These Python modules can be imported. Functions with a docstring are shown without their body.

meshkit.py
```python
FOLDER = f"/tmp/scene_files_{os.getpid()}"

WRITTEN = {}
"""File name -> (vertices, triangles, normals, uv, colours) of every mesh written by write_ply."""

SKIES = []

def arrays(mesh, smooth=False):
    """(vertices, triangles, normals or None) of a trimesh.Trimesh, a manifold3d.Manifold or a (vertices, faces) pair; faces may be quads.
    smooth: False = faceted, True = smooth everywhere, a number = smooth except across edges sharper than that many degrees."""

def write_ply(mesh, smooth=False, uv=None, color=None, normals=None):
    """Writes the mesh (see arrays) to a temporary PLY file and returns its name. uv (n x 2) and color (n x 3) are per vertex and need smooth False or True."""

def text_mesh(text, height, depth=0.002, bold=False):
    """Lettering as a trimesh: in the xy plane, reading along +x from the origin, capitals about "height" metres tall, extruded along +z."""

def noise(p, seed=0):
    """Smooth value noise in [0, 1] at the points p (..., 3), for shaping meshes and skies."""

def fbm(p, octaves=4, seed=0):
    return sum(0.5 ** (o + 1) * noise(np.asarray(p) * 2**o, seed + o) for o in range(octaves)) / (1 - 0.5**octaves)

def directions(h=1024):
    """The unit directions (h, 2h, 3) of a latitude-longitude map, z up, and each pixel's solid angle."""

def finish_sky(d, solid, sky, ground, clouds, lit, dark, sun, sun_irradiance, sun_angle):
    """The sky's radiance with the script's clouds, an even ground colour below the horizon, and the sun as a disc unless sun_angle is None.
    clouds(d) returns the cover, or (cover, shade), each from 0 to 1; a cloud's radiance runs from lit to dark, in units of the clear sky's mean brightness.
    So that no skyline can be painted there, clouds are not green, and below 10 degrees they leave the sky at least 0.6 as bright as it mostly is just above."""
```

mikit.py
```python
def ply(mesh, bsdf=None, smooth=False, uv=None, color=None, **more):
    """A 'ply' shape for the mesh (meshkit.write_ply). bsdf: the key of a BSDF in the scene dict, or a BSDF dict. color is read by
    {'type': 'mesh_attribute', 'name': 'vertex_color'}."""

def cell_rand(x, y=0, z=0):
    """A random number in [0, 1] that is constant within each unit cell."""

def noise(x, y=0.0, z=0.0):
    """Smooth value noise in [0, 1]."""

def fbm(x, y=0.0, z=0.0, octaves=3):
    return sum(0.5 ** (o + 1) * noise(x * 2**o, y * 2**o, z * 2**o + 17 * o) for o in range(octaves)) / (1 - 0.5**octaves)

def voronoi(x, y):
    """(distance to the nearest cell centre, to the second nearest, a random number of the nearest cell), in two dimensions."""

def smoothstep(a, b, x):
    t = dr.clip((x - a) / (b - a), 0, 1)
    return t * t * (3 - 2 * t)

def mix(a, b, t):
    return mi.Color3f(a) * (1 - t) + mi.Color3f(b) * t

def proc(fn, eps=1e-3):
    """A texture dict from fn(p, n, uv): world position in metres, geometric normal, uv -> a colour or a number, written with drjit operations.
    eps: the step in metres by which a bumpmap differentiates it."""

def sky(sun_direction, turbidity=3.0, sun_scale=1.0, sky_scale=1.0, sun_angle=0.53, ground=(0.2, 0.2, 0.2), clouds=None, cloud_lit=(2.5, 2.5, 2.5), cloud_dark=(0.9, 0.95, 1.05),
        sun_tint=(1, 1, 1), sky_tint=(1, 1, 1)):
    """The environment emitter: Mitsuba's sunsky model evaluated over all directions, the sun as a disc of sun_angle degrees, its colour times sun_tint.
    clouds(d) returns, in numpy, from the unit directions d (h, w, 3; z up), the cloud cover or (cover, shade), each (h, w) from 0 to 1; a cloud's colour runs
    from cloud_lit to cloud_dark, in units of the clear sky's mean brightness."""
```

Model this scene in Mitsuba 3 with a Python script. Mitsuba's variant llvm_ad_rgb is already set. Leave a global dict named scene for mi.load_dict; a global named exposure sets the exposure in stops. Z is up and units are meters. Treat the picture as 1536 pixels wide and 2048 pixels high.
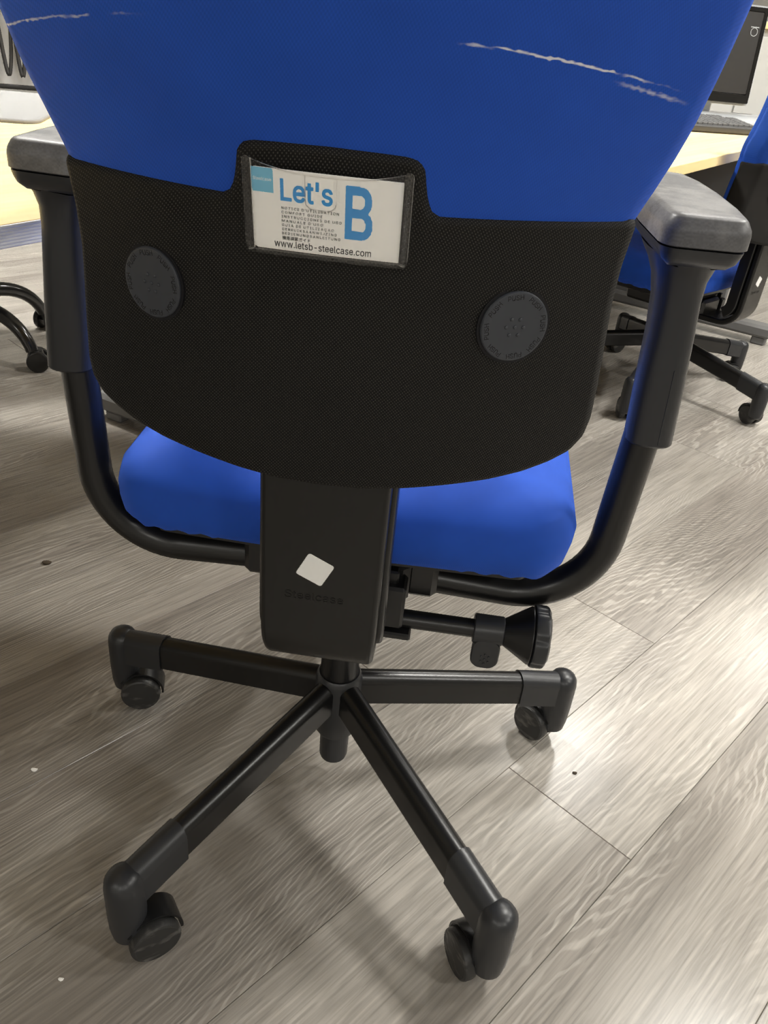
import math, random
import numpy as np
import trimesh, shapely
import shapely.geometry as sg
from shapely import affinity
from scipy.interpolate import PchipInterpolator
import manifold3d as m3
import drjit as dr
import mitsuba as mi
import mikit, meshkit
from mikit import proc, noise, fbm, cell_rand, smoothstep, mix

T = mi.ScalarTransform4f
random.seed(7)
scene, labels = {}, {}
exposure = 0.0

# ------------------------------------------------------------------ camera
CAM = np.array([0.0818, -0.7723, 0.8944])
YAW, PITCH, ROLL, FOCAL = -0.0600, 0.5406, 0.1038, 1609.93      # focal length in pixels of a 1536 x 2048 frame
_f = np.array([math.sin(YAW) * math.cos(PITCH), math.cos(YAW) * math.cos(PITCH), -math.sin(PITCH)])
_r = np.array([math.cos(YAW), -math.sin(YAW), 0.0])
_u = np.cross(_r, _f)
_up = -math.sin(ROLL) * _r + math.cos(ROLL) * _u
scene['camera'] = {'type': 'perspective', 'fov': 2 * math.degrees(math.atan(768 / FOCAL)), 'fov_axis': 'x', 'near_clip': 0.05, 'far_clip': 60.0,
                   'to_world': T().look_at(origin=CAM.tolist(), target=(CAM + _f).tolist(), up=_up.tolist())}

# ------------------------------------------------------------------ lamps (square panels let into the ceiling): x, y, radiance
ROOM_ANGLE = math.radians(62)                 # direction of the desk rows
CEILING = 2.75
LAMPS = [(1.1, 2.75, 74), (1.55, 0.95, 130), (2.66, 3.9, 36), (3.4, 0.9, 126), (3.0, -1.0, 92), (-1.25, 1.5, 215), (2.4, -3.6, 80), (0.2, -4.6, 80), (-2.0, -3.8, 60)]
LAMP_TINT = (1.0, 0.975, 0.915)

# ------------------------------------------------------------------ materials
def lin(r, g, b):
    return [((c / 255 + 0.055) / 1.055) ** 2.4 if c > 10 else c / 255 / 12.92 for c in (r, g, b)]
def rgb(c):
    return {'type': 'rgb', 'value': list(map(float, c))}
def mat(name, color, rough=0.5, spec=0.5, **more):
    scene[name] = {'type': 'twosided', 'bsdf': {'type': 'principled', 'base_color': color if isinstance(color, dict) else rgb(color), 'roughness': rough, 'specular': spec, **more}}
    return name

PL_A = math.radians(51.5)                     # the floor planks run this way
PC, PS = math.cos(PL_A), math.sin(PL_A)
PLANK_W, PLANK_L, ROW0, JOINT0 = 0.2, 1.28, 0.161, 0.198
def joint_offset(row):
    v = 0.665 * row - 0.0533 * row * (row + 1) * (row - 1)
    return JOINT0 + PLANK_L * (v - math.floor(v))

def floor_color(p, n, uv):
    s, t = p.x * PS - p.y * PC, p.x * PC + p.y * PS
    row = dr.floor((s - ROW0) / PLANK_W)
    v = 0.665 * row - 0.0533 * row * (row + 1) * (row - 1)
    j = dr.floor((t - JOINT0 - PLANK_L * (v - dr.floor(v))) / PLANK_L)
    k = cell_rand(row, j, 3)
    ss, tt = s + 7.3 * k, t + 31 * k
    # growth rings seen on a flat-sawn face: contour lines of a slow, long-drawn field, plus straight fine grain
    wob = noise(tt * 1.15 + 5, ss * 4.2, k * 40) + 0.28 * noise(tt * 3.1, ss * 11, 7 + k * 9)
    h = ss * 135 + 36 * wob + 1.7 * noise(tt * 8, ss * 40) + 0.6 * noise(tt * 40, ss * 160)
    ring = 0.5 + 0.5 * dr.sin(h * 6.2832)
    amount = smoothstep(0.22, 0.62, fbm(tt * 2.5, ss * 12, 4, 2))
    line = smoothstep(0.50, 0.95, ring) * amount * (0.35 + 0.65 * noise(tt * 22, ss * 120, 4))
    fine = fbm(tt * 11, ss * 330, 3, 3)
    pores = smoothstep(0.60, 0.80, noise(tt * 26, ss * 620, 31)) * noise(tt * 5, ss * 30, 2)
    broad = fbm(tt * 1.4, ss * 10, 9, 3)
    cloud = smoothstep(0.52, 0.85, noise(tt * 2.0 + 11, ss * 9, 21))
    c = mix((0.268, 0.246, 0.220), (0.390, 0.364, 0.326), smoothstep(0.25, 0.75, broad))
    c = mix(c, (0.52, 0.492, 0.445), 0.62 * line)
    c = mix(c, (0.208, 0.180, 0.162), 0.32 * cloud * (1 - line))
    c = c * (0.64 + 0.56 * fine) * (1 - 0.22 * pores)
    return c * (0.95 + 0.10 * cell_rand(row, j, 8))
def floor_rough(p, n, uv):
    s, t = p.x * PS - p.y * PC, p.x * PC + p.y * PS
    return 0.33 + 0.12 * fbm(t * 6, s * 160, 1, 2)
mat('m_floor', proc(floor_color), 0.22, 0.22)
mat('m_floor_groove', (0.22, 0.20, 0.17), 0.8, 0.2)
mat('m_wall', (0.64, 0.63, 0.60), 0.9, 0.1)
mat('m_ceiling', (0.62, 0.62, 0.60), 0.95, 0.1)

def weave(p, pitch):
    a = 6.2832 / pitch
    return dr.sin((p.x + 0.35 * p.y) * a) * dr.sin((p.z + 0.8 * p.y) * a)
BLUE = (0.0112, 0.066, 0.40)
def blue_color(p, n, uv):
    w = 0.5 + 0.5 * weave(p, 0.0021)
    c = mix([x * 0.90 for x in BLUE], [x * 1.12 for x in BLUE], w)
    c = c * (0.9 + 0.2 * fbm(p.x * 30, p.y * 30, p.z * 30))
    # pale scuffs where the back has rubbed against a desk edge: one stroke right of centre, one left
    ax = dr.abs(p.x)
    mid = 0.8905 - 0.55 * dr.square(dr.maximum(ax - 0.06, 0)) - 0.028 * dr.maximum(ax - 0.085, 0) + 0.0010 * (noise(p.x * 160, 3) - 0.5)
    mid2 = 0.8798 - 0.17 * dr.maximum(ax - 0.152, 0)
    d = p.z - mid
    edge = noise(p.x * 420, p.z * 900, p.y * 300)
    streak = smoothstep(0.0016, 0.0005, dr.abs(d) + 0.0013 * edge)
    right = dr.select(p.x > 0, smoothstep(0.064, 0.082, p.x) * smoothstep(0.196, 0.15, p.x), smoothstep(0.10, 0.13, ax) * smoothstep(0.232, 0.215, ax) * (0.45 + 0.55 * smoothstep(0.17, 0.21, ax)))
    k = streak * right * smoothstep(0.15, 0.6, noise(p.x * 110, p.z * 30, 2))
    s2 = smoothstep(0.0024, 0.0006, dr.abs(p.z - mid2) + 0.0016 * edge) * smoothstep(0.150, 0.165, p.x) * smoothstep(0.202, 0.185, p.x) * 0.45
    onback = dr.select((p.y < -0.19) & (p.y > -0.36) & (ax < 0.24), 1.0, 0.0)
    return mix(c, (0.74, 0.74, 0.78), dr.clip((k + s2) * onback, 0, 0.85))
mat('m_blue', proc(blue_color), 0.75, 0.25, sheen=0.9, sheen_tint=0.5)
def knit_color(p, n, uv):
    w = smoothstep(0.55, 0.95, 0.5 + 0.5 * weave(p, 0.0025))
    dust = fbm(p.x * 14, p.y * 14, p.z * 14)
    return mix((0.0040, 0.0037, 0.0033), (0.052, 0.049, 0.045), w * (0.55 + 0.45 * dust))
mat('m_knit', proc(knit_color), 0.75, 0.25, sheen=0.16)
mat('m_plastic', (0.006, 0.0061, 0.0065), 0.34, 0.5)
mat('m_plastic_soft', (0.018, 0.0192, 0.022), 0.36, 0.5)
mat('m_button', (0.030, 0.034, 0.043), 0.5, 0.5)
mat('m_button_print', (0.006, 0.006, 0.008), 0.6, 0.3)
mat('m_metal_black', (0.0055, 0.0055, 0.0058), 0.30, 0.48)
mat('m_upright', (0.0040, 0.0039, 0.0036), 0.33, 0.42)
mat('m_upright_print', (0.0024, 0.0024, 0.0023), 0.4, 0.35)
def pad_color(p, n, uv):
    g = noise(p.x * 700, p.y * 700, p.z * 700)
    w = smoothstep(0.35, 0.7, fbm(p.x * 40, p.y * 40, p.z * 40))
    return mix((0.088, 0.088, 0.091), (0.165, 0.163, 0.160), w) * (0.85 + 0.3 * g)
mat('m_pad', proc(pad_color), 0.42, 0.55)
def wheel_color(p, n, uv):
    return mix((0.020, 0.020, 0.020), (0.075, 0.072, 0.068), smoothstep(0.52, 0.8, fbm(p.x * 60, p.y * 60, p.z * 120)))
mat('m_wheel', proc(wheel_color), 0.45, 0.5)
mat('m_gloss_black', (0.008, 0.008, 0.008), 0.16, 0.6)
mat('m_white', (0.80, 0.80, 0.78), 0.6, 0.3)
mat('m_paper', (0.90, 0.89, 0.86), 0.55, 0.3)
mat('m_print_blue', (0.055, 0.29, 0.66), 0.5, 0.3)
mat('m_print_cyan', (0.19, 0.49, 0.68), 0.5, 0.3)
mat('m_print_pale', (0.62, 0.70, 0.74), 0.5, 0.3)
mat('m_print_black', (0.022, 0.022, 0.024), 0.5, 0.3)
scene['m_clear'] = {'type': 'thindielectric', 'int_ior': 1.30}
scene['m_clear_solid'] = {'type': 'dielectric', 'int_ior': 1.47}
def wood_color(p, n, uv):
    a, b = p.x * math.cos(ROOM_ANGLE) + p.y * math.sin(ROOM_ANGLE), -p.x * math.sin(ROOM_ANGLE) + p.y * math.cos(ROOM_ANGLE)
    g = fbm(b * 60 + p.z * 40, a * 2.0, 3, 3)
    return mix((0.72, 0.53, 0.235), (0.84, 0.665, 0.345), g)
mat('m_wood', proc(wood_color), 0.42, 0.4)
mat('m_desk_grey', (0.13, 0.13, 0.13), 0.5, 0.5)
mat('m_desk_panel', (0.055, 0.053, 0.05), 0.6, 0.4)
mat('m_edge_grey', (0.76, 0.775, 0.81), 0.5, 0.4)
mat('m_pale_grey', (0.52, 0.52, 0.50), 0.55, 0.4)
mat('m_mat', (0.24, 0.24, 0.237), 0.6, 0.3)
mat('m_key', (0.10, 0.10, 0.10), 0.45, 0.5)
mat('m_kb', (0.055, 0.055, 0.055), 0.35, 0.5)
mat('m_silver', (0.50, 0.52, 0.54), 0.32, 0.5, metallic=0.6)
mat('m_screen', (0.030, 0.029, 0.029), 0.30, 0.5)
mat('m_cable', (0.045, 0.045, 0.045), 0.5, 0.4)
mat('m_ply', (0.50, 0.36, 0.17), 0.7, 0.2)
mat('m_crumb', (0.07, 0.055, 0.04), 0.8, 0.2)
mat('m_lamp_frame', (0.8, 0.8, 0.8), 0.5, 0.3)

# ------------------------------------------------------------------ mesh helpers
def tm(man):
    m = man.to_mesh()
    return trimesh.Trimesh(m.vert_properties[:, :3], m.tri_verts, process=False)
def mani(mesh):
    return m3.Manifold(m3.Mesh(np.asarray(mesh.vertices, np.float32), np.asarray(mesh.faces, np.uint32)))
def cat(*ms):
    return trimesh.util.concatenate([m for m in ms])
def resample(poly, step):
    ring = np.array(poly.exterior.coords)[:-1] if hasattr(poly, 'exterior') else np.asarray(poly, float)
    ring = np.vstack([ring, ring[:1]])
    seg = np.linalg.norm(np.diff(ring, axis=0), axis=1)
    L = np.concatenate([[0], np.cumsum(seg)])
    n = max(12, int(L[-1] / step))
    q = np.linspace(0, L[-1], n, endpoint=False)
    pts = np.stack([np.interp(q, L, ring[:, k]) for k in (0, 1)], 1)
    a = pts[:, 0] * np.roll(pts[:, 1], -1) - pts[:, 1] * np.roll(pts[:, 0], -1)
    return pts if a.sum() > 0 else pts[::-1]
def rounded(poly, r, rin=None):
    rin = r if rin is None else rin
    return poly.buffer(-r, quad_segs=10).buffer(r + rin, quad_segs=10).buffer(-rin, quad_segs=10)
def pad(outline, profile, step=0.004, rmax=0.028):
    """A cushion: the outline (2-D polygon) stacked along z by (inset, height) steps."""
    pts = resample(outline, step)
    d = np.roll(pts, -1, 0) - np.roll(pts, 1, 0)
    nrm = np.stack([d[:, 1], -d[:, 0]], 1)
    nrm /= np.linalg.norm(nrm, axis=1, keepdims=True) + 1e-12
    n = len(pts)
    mid = pts.mean(0); half = np.abs(pts - mid).max(0).min()
    def ring(i):                              # an even inset up to rmax, beyond that a shrink towards the middle
        k = min(i, rmax)
        return mid + (pts - nrm * k - mid) * (1 - (i - k) / half)
    rings = [np.column_stack([ring(i), np.full(n, h)]) for i, h in profile]
    v = np.vstack(rings)
    f = []
    k = np.arange(n); k1 = (k + 1) % n
    for a in range(len(profile) - 1):
        o, q = a * n, (a + 1) * n
        f += [np.stack([k + o, k1 + o, k1 + q], 1), np.stack([k + o, k1 + q, k + q], 1)]
    top, bot = (np.array(m3.triangulate([np.ascontiguousarray(r[:, :2])], 1e-7)).reshape(-1, 3).astype(int) for r in (rings[-1], rings[0]))
    f.append(top + (len(profile) - 1) * n)
    f.append(bot[:, ::-1])
    return trimesh.Trimesh(v, np.vstack(f), process=False)
def cushion(outline, profile, step=0.004, grid=0.009, rmax=0.028):
    """As pad(), with caps of even triangles so that they bend smoothly."""
    from scipy.spatial import Delaunay
    m = pad(outline, profile, step, rmax)
    n = len(m.vertices) // len(profile)
    v = [np.array(m.vertices)]; f = [np.array(m.faces)[:2 * n * (len(profile) - 1)]]; total = len(v[0])
    for lvl, up in ((len(profile) - 1, True), (0, False)):
        ring = v[0][lvl * n:(lvl + 1) * n]; pg = sg.Polygon(ring[:, :2])
        (x0, y0, x1, y1), inner = pg.bounds, pg.buffer(-.6 * grid)
        gx, gy = np.meshgrid(np.arange(x0, x1, grid), np.arange(y0, y1, grid * .866))
        gx = gx + (np.arange(len(gx)) % 2)[:, None] * grid / 2
        q = np.column_stack([gx.ravel(), gy.ravel()]); q = q[shapely.contains_xy(inner, q[:, 0], q[:, 1])]
        pts = np.vstack([ring[:, :2], q]); tri = Delaunay(pts).simplices
        c = pts[tri].mean(1); tri = tri[shapely.contains_xy(pg, c[:, 0], c[:, 1])]
        a, b, c = (pts[tri[:, i]] for i in range(3))
        s = (b[:, 0] - a[:, 0]) * (c[:, 1] - a[:, 1]) - (b[:, 1] - a[:, 1]) * (c[:, 0] - a[:, 0])
        tri = tri[np.abs(s) > 1e-12]; s = s[np.abs(s) > 1e-12]
        bad = (s < 0) if up else (s > 0)
        tri[bad] = tri[bad][:, ::-1]
        f.append(np.where(tri < n, tri + lvl * n, tri - n + total))
        v.append(np.column_stack([q, np.full(len(q), ring[0, 2])])); total += len(q)
    return trimesh.Trimesh(np.vstack(v), np.vstack(f), process=False)
def refine(mesh, length):
    m = mani(mesh)
    if m.is_empty():
        raise ValueError('not a closed mesh')
    return tm(m.refine_to_length(length))
def warp(mesh, fn):
    m = mesh.copy()
    m.vertices = fn(np.array(m.vertices))
    return m
def box(sx, sy, sz, at=(0, 0, 0), bevel=0.0):
    if bevel <= 0:
        m = trimesh.creation.box((sx, sy, sz))
    else:
        s = np.array([sx, sy, sz]) / 2
        pts = [np.array([a, b, c]) * (s - bevel * np.array(e)) for a in (-1, 1) for b in (-1, 1) for c in (-1, 1) for e in ((0, 1, 1), (1, 0, 1), (1, 1, 0))]
        m = trimesh.convex.convex_hull(np.array(pts))
    m.apply_translation(at)
    return m
def lathe(profile, n=32):
    return trimesh.creation.revolve(np.array(profile, float), sections=n)
def tube(path, r, n=16, caps=True):
    path = np.asarray(path, float)
    r = np.broadcast_to(r, (len(path),)).astype(float) if np.ndim(r) < 2 else np.asarray(r, float)
    tan = np.gradient(path, axis=0); tan /= np.linalg.norm(tan, axis=1, keepdims=True)
    a0 = np.array([0, 0, 1.0]) if abs(tan[0][2]) < 0.9 else np.array([0, 1.0, 0])
    x = np.cross(tan[0], a0); x /= np.linalg.norm(x)
    ang = np.linspace(0, 2 * np.pi, n, endpoint=False)
    v = []
    for p, t, rr in zip(path, tan, r):
        x = x - t * (x @ t); x /= np.linalg.norm(x); y = np.cross(t, x)
        v.append(p + rr * (np.cos(ang)[:, None] * x + np.sin(ang)[:, None] * y))
    v = np.vstack(v); f = []
    k = np.arange(n); k1 = (k + 1) % n
    for i in range(len(path) - 1):
        f += [np.stack([k + i * n, k1 + i * n, k1 + (i + 1) * n], 1), np.stack([k + i * n, k1 + (i + 1) * n, k + (i + 1) * n], 1)]
    if caps:
        v = np.vstack([v, path[:1], path[-1:]]); c0, c1 = len(v) - 2, len(v) - 1
        f += [np.stack([k1, k, k * 0 + c0], 1), np.stack([k + (len(path) - 1) * n, k1 + (len(path) - 1) * n, k * 0 + c1], 1)]
    return trimesh.Trimesh(v, np.vstack(f), process=False)
def smooth_path(pts, n=40):
    pts = np.asarray(pts, float)
    d = np.concatenate([[0], np.cumsum(np.linalg.norm(np.diff(pts, axis=0), axis=1))])
    from scipy.interpolate import CubicSpline
    return CubicSpline(d, pts)(np.linspace(0, d[-1], n))
def fillet(pts, rad, n=10):
    """A polyline with its inner corners rounded by arcs."""
    pts = [np.asarray(p, float) for p in pts]; out = [pts[0]]
    for a, b, c in zip(pts, pts[1:], pts[2:]):
        u, v = (a - b) / np.linalg.norm(a - b), (c - b) / np.linalg.norm(c - b)
        half = math.acos(np.clip(u @ v, -1, 1)) / 2
        L = min(rad / math.tan(half), 0.49 * np.linalg.norm(a - b), 0.49 * np.linalg.norm(c - b)); r = L * math.tan(half)
        w = (u + v) / np.linalg.norm(u + v); o = b + w * r / math.sin(half)
        p0, p1 = b + u * L - o, b + v * L - o
        ang = math.acos(np.clip(p0 @ p1 / r / r, -1, 1))
        for k in range(n + 1):
            out.append(o + (math.sin((1 - k / n) * ang) * p0 + math.sin(k / n * ang) * p1) / math.sin(ang))
    out.append(pts[-1])
    return np.array(out)
def loft(secs):
    """secs: list of (n,3) rings -> closed mesh."""
    n = len(secs[0]); v = np.vstack(secs + [np.mean(secs[0], 0)[None], np.mean(secs[-1], 0)[None]]); f = []
    k = np.arange(n); k1 = (k + 1) % n
    for i in range(len(secs) - 1):
        f += [np.stack([k + i * n, k1 + i * n, k1 + (i + 1) * n], 1), np.stack([k + i * n, k1 + (i + 1) * n, k + (i + 1) * n], 1)]
    c0, c1, e = len(v) - 2, len(v) - 1, (len(secs) - 1) * n
    f += [np.stack([k1, k, k * 0 + c0], 1), np.stack([k + e, k1 + e, k * 0 + c1], 1)]
    m = trimesh.Trimesh(v, np.vstack(f), process=False)
    if m.volume < 0:
        m.invert()
    return m
def superellipse(a, b, n=28, p=2.6):
    t = np.linspace(0, 2 * np.pi, n, endpoint=False)
    c, s = np.cos(t), np.sin(t)
    return np.stack([a * np.sign(c) * np.abs(c) ** (2 / p), b * np.sign(s) * np.abs(s) ** (2 / p)], 1)
def rotz(m, ang):
    m = m.copy(); m.apply_transform(trimesh.transformations.rotation_matrix(ang, [0, 0, 1])); return m
def moved(m, v):
    m = m.copy(); m.apply_translation(v); return m
def text_flat(s, height, depth=0.0003, bold=False):
    return meshkit.text_mesh(s, height, depth, bold)
def fit_text(s, height, x0, x1, depth=0.0003, bold=False, track=None):
    """Lettering from x0 to x1 (stretched, or spread letter by letter when track)."""
    if track is None:
        m = text_flat(s, height, depth, bold)
        b = m.bounds; m.apply_translation([-b[0][0], 0, 0]); w = b[1][0] - b[0][0]
        m.apply_scale([(x1 - x0) / w, 1, 1]); m.apply_translation([x0, 0, 0])
        return m
    glyphs, x = [], 0.0
    for ch in s:
        if ch == ' ':
            x += height * 0.55; glyphs.append(None); continue
        g = text_flat(ch, height, depth, bold); b = g.bounds; w = b[1][0] - b[0][0]
        g.apply_translation([x - b[0][0], 0, 0]); glyphs.append(g); x += w + height * 0.42
    m = cat(*[g for g in glyphs if g is not None])
    m.apply_scale([(x1 - x0) / (x - height * 0.42), 1, 1]); m.apply_translation([x0, 0, 0])
    return m

IDENT = T()
def put(key, shape, to_world=None):
    k, i = key, 0
    while k in scene:
        i += 1; k = f'{key}_{i:03d}'
    s = dict(shape)
    if to_world is not None:
        s['to_world'] = to_world
    scene[k] = s
    return k
def tag(key, label=None, category=None, group=None, kind=None):
    d = labels.setdefault(key, {})
    for a, b in (('label', label), ('category', category), ('group', group), ('kind', kind)):
        if b: d[a] = b

# ------------------------------------------------------------------ room shell
E1 = np.array([math.cos(ROOM_ANGLE), math.sin(ROOM_ANGLE)]); E2 = np.array([-E1[1], E1[0]])
def room(a, b, z=0.0):
    q = E1 * a + E2 * b
    return np.array([q[0], q[1], z])
A0, A1, B0, B1 = -5.5, 7.5, -7.5, 5.5
def room_box(a0, a1, b0, b1, z0, z1, bevel=0.0):
    m = box(a1 - a0, b1 - b0, z1 - z0, ((a0 + a1) / 2, (b0 + b1) / 2, (z0 + z1) / 2), bevel)
    return rotz(m, ROOM_ANGLE)
for nm, args in {'wall_back': (A1, A1 + .1, B0 - .1, B1 + .1), 'wall_front': (A0 - .1, A0, B0 - .1, B1 + .1), 'wall_left': (A0, A1, B1, B1 + .1), 'wall_right': (A0, A1, B0 - .1, B0)}.items():
    put(nm, mikit.ply(room_box(*args, -0.01, CEILING), 'm_wall')); tag(nm, kind='structure')
put('ceiling', mikit.ply(room_box(A0 - .1, A1 + .1, B0 - .1, B1 + .1, CEILING, CEILING + .1), 'm_ceiling')); tag('ceiling', kind='structure')

# floor: boards laid one by one where the photograph can tell them apart, a plain slab of the same finish beyond
S_ROWS, T_RANGE = (-13, 10), (-1.3, 4.6)
ps0, ps1 = ROW0 + PLANK_W * S_ROWS[0], ROW0 + PLANK_W * (S_ROWS[1] + 1)
def plank_world(s, t):
    return np.array([PS * s + PC * t, -PC * s + PS * t])
fr = sg.Polygon([room(a, b)[:2] for a, b in ((A0, B0), (A1, B0), (A1, B1), (A0, B1))])
hole = sg.Polygon([plank_world(s, t) for s, t in ((ps0, T_RANGE[0]), (ps1, T_RANGE[0]), (ps1, T_RANGE[1]), (ps0, T_RANGE[1]))])
slab = moved(trimesh.creation.extrude_polygon(fr.difference(hole), 0.02, engine='earcut'), (0, 0, -0.02))
put('floor', mikit.ply(slab, 'm_floor')); tag('floor', kind='structure')
bed = moved(trimesh.creation.extrude_polygon(hole.buffer(0.001), 0.01, engine='earcut'), (0, 0, -0.0165))
put('floor__underlay', mikit.ply(bed, 'm_floor_groove'))
plank_plys = {}
def plank_ply(L):
    L = round(L, 3)
    if L not in plank_plys:
        g, c, d = 0.0003, 0.0007, 0.006
        x0, x1, y0, y1 = g, L - g, g - PLANK_W / 2, PLANK_W / 2 - g
        v = np.array([(x0, y0, -d), (x1, y0, -d), (x1, y1, -d), (x0, y1, -d), (x0, y0, -c), (x1, y0, -c), (x1, y1, -c), (x0, y1, -c), (x0 + c, y0 + c, 0), (x1 - c, y0 + c, 0), (x1 - c, y1 - c, 0), (x0 + c, y1 - c, 0)])
        f = [(0, 3, 2, 1)] + [(i + a, (i + 1) % 4 + a, (i + 1) % 4 + a + 4, i + a + 4) for a in (0, 4) for i in range(4)] + [(8, 9, 10, 11)]
        plank_plys[L] = mikit.ply((v, np.array(f)), 'm_floor')
    return plank_plys[L]
for row in range(S_ROWS[0], S_ROWS[1] + 1):
    off = joint_offset(row)
    j = math.floor((T_RANGE[0] - off) / PLANK_L)
    while off + j * PLANK_L < T_RANGE[1] - 1e-6:
        t0, t1 = max(off + j * PLANK_L, T_RANGE[0]), min(off + (j + 1) * PLANK_L, T_RANGE[1])
        if t1 - t0 > 0.03:
            c = plank_world(ROW0 + PLANK_W * (row + 0.5), t0)
            put('floor__plank', plank_ply(t1 - t0), T().translate([float(c[0]), float(c[1]), 0]).rotate([0, 0, 1], math.degrees(PL_A)))
        j += 1

# ceiling lamps
lamp_frame = cat(*[box(*a) for a in ((0.46, 0.02, 0.02, (0, 0.22, 0)), (0.46, 0.02, 0.02, (0, -0.22, 0)), (0.02, 0.42, 0.02, (0.22, 0, 0)), (0.02, 0.42, 0.02, (-0.22, 0, 0)))])
lamp_frame_ply = mikit.ply(lamp_frame, 'm_lamp_frame')
lamp_face = trimesh.Trimesh([(-.21, -.21, 0), (.21, -.21, 0), (.21, .21, 0), (-.21, .21, 0)], [(0, 2, 1), (0, 3, 2)], process=False)
for i, (x, y, L) in enumerate(LAMPS):
    key = 'ceiling_light' if i == 0 else f'ceiling_light_{i:03d}'
    w = T().translate([x, y, CEILING - 0.011]).rotate([0, 0, 1], math.degrees(PL_A))
    put(key + '__frame', lamp_frame_ply, w)
    put(key + '__diffuser', {**mikit.ply(lamp_face, 'm_white'), 'emitter': {'type': 'area', 'radiance': rgb([L * c for c in LAMP_TINT])}}, w)
    tag(key, 'square white light panel set in the ceiling', 'ceiling light', 'ceiling light panels')

# ------------------------------------------------------------------ the blue office chair: shapes in the chair's own frame (+y = the way it faces)
_C = PchipInterpolator([.50, .56, .60, .65, .70, .735, .767, .822, .86, .90, .94, 1.05, 1.2], [-.25, -.256, -.260, -.263, -.264, -.265, -.268, -.281, -.292, -.305, -.318, -.352, -.395])
_E = PchipInterpolator([.50, .56, .62, .65, .68, .71, .74, .77, .80, .83, .86, .90, .94, 1.05, 1.2], [-.2, -.200, -.203, -.204, -.203, -.203, -.204, -.208, -.213, -.225, -.240, -.256, -.268, -.300, -.34])
def back_y(x, z):
    z = np.clip(z, .5, 1.2)
    return _C(z) + (_E(z) - _C(z)) * (np.asarray(x) / .19) ** 2
def on_back(v):
    """(x, z, height above the back's outer surface) -> chair frame."""
    return np.column_stack([v[:, 0], back_y(v[:, 0], v[:, 1]) - v[:, 2], v[:, 1]])
def flip(m):
    m = m.copy(); m.invert(); return m
def back_pad(poly, profile, length=0.010, step=0.004):
    m = warp(cushion(poly, profile, step, length), on_back)
    return flip(m) if m.volume < 0 else m

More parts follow.
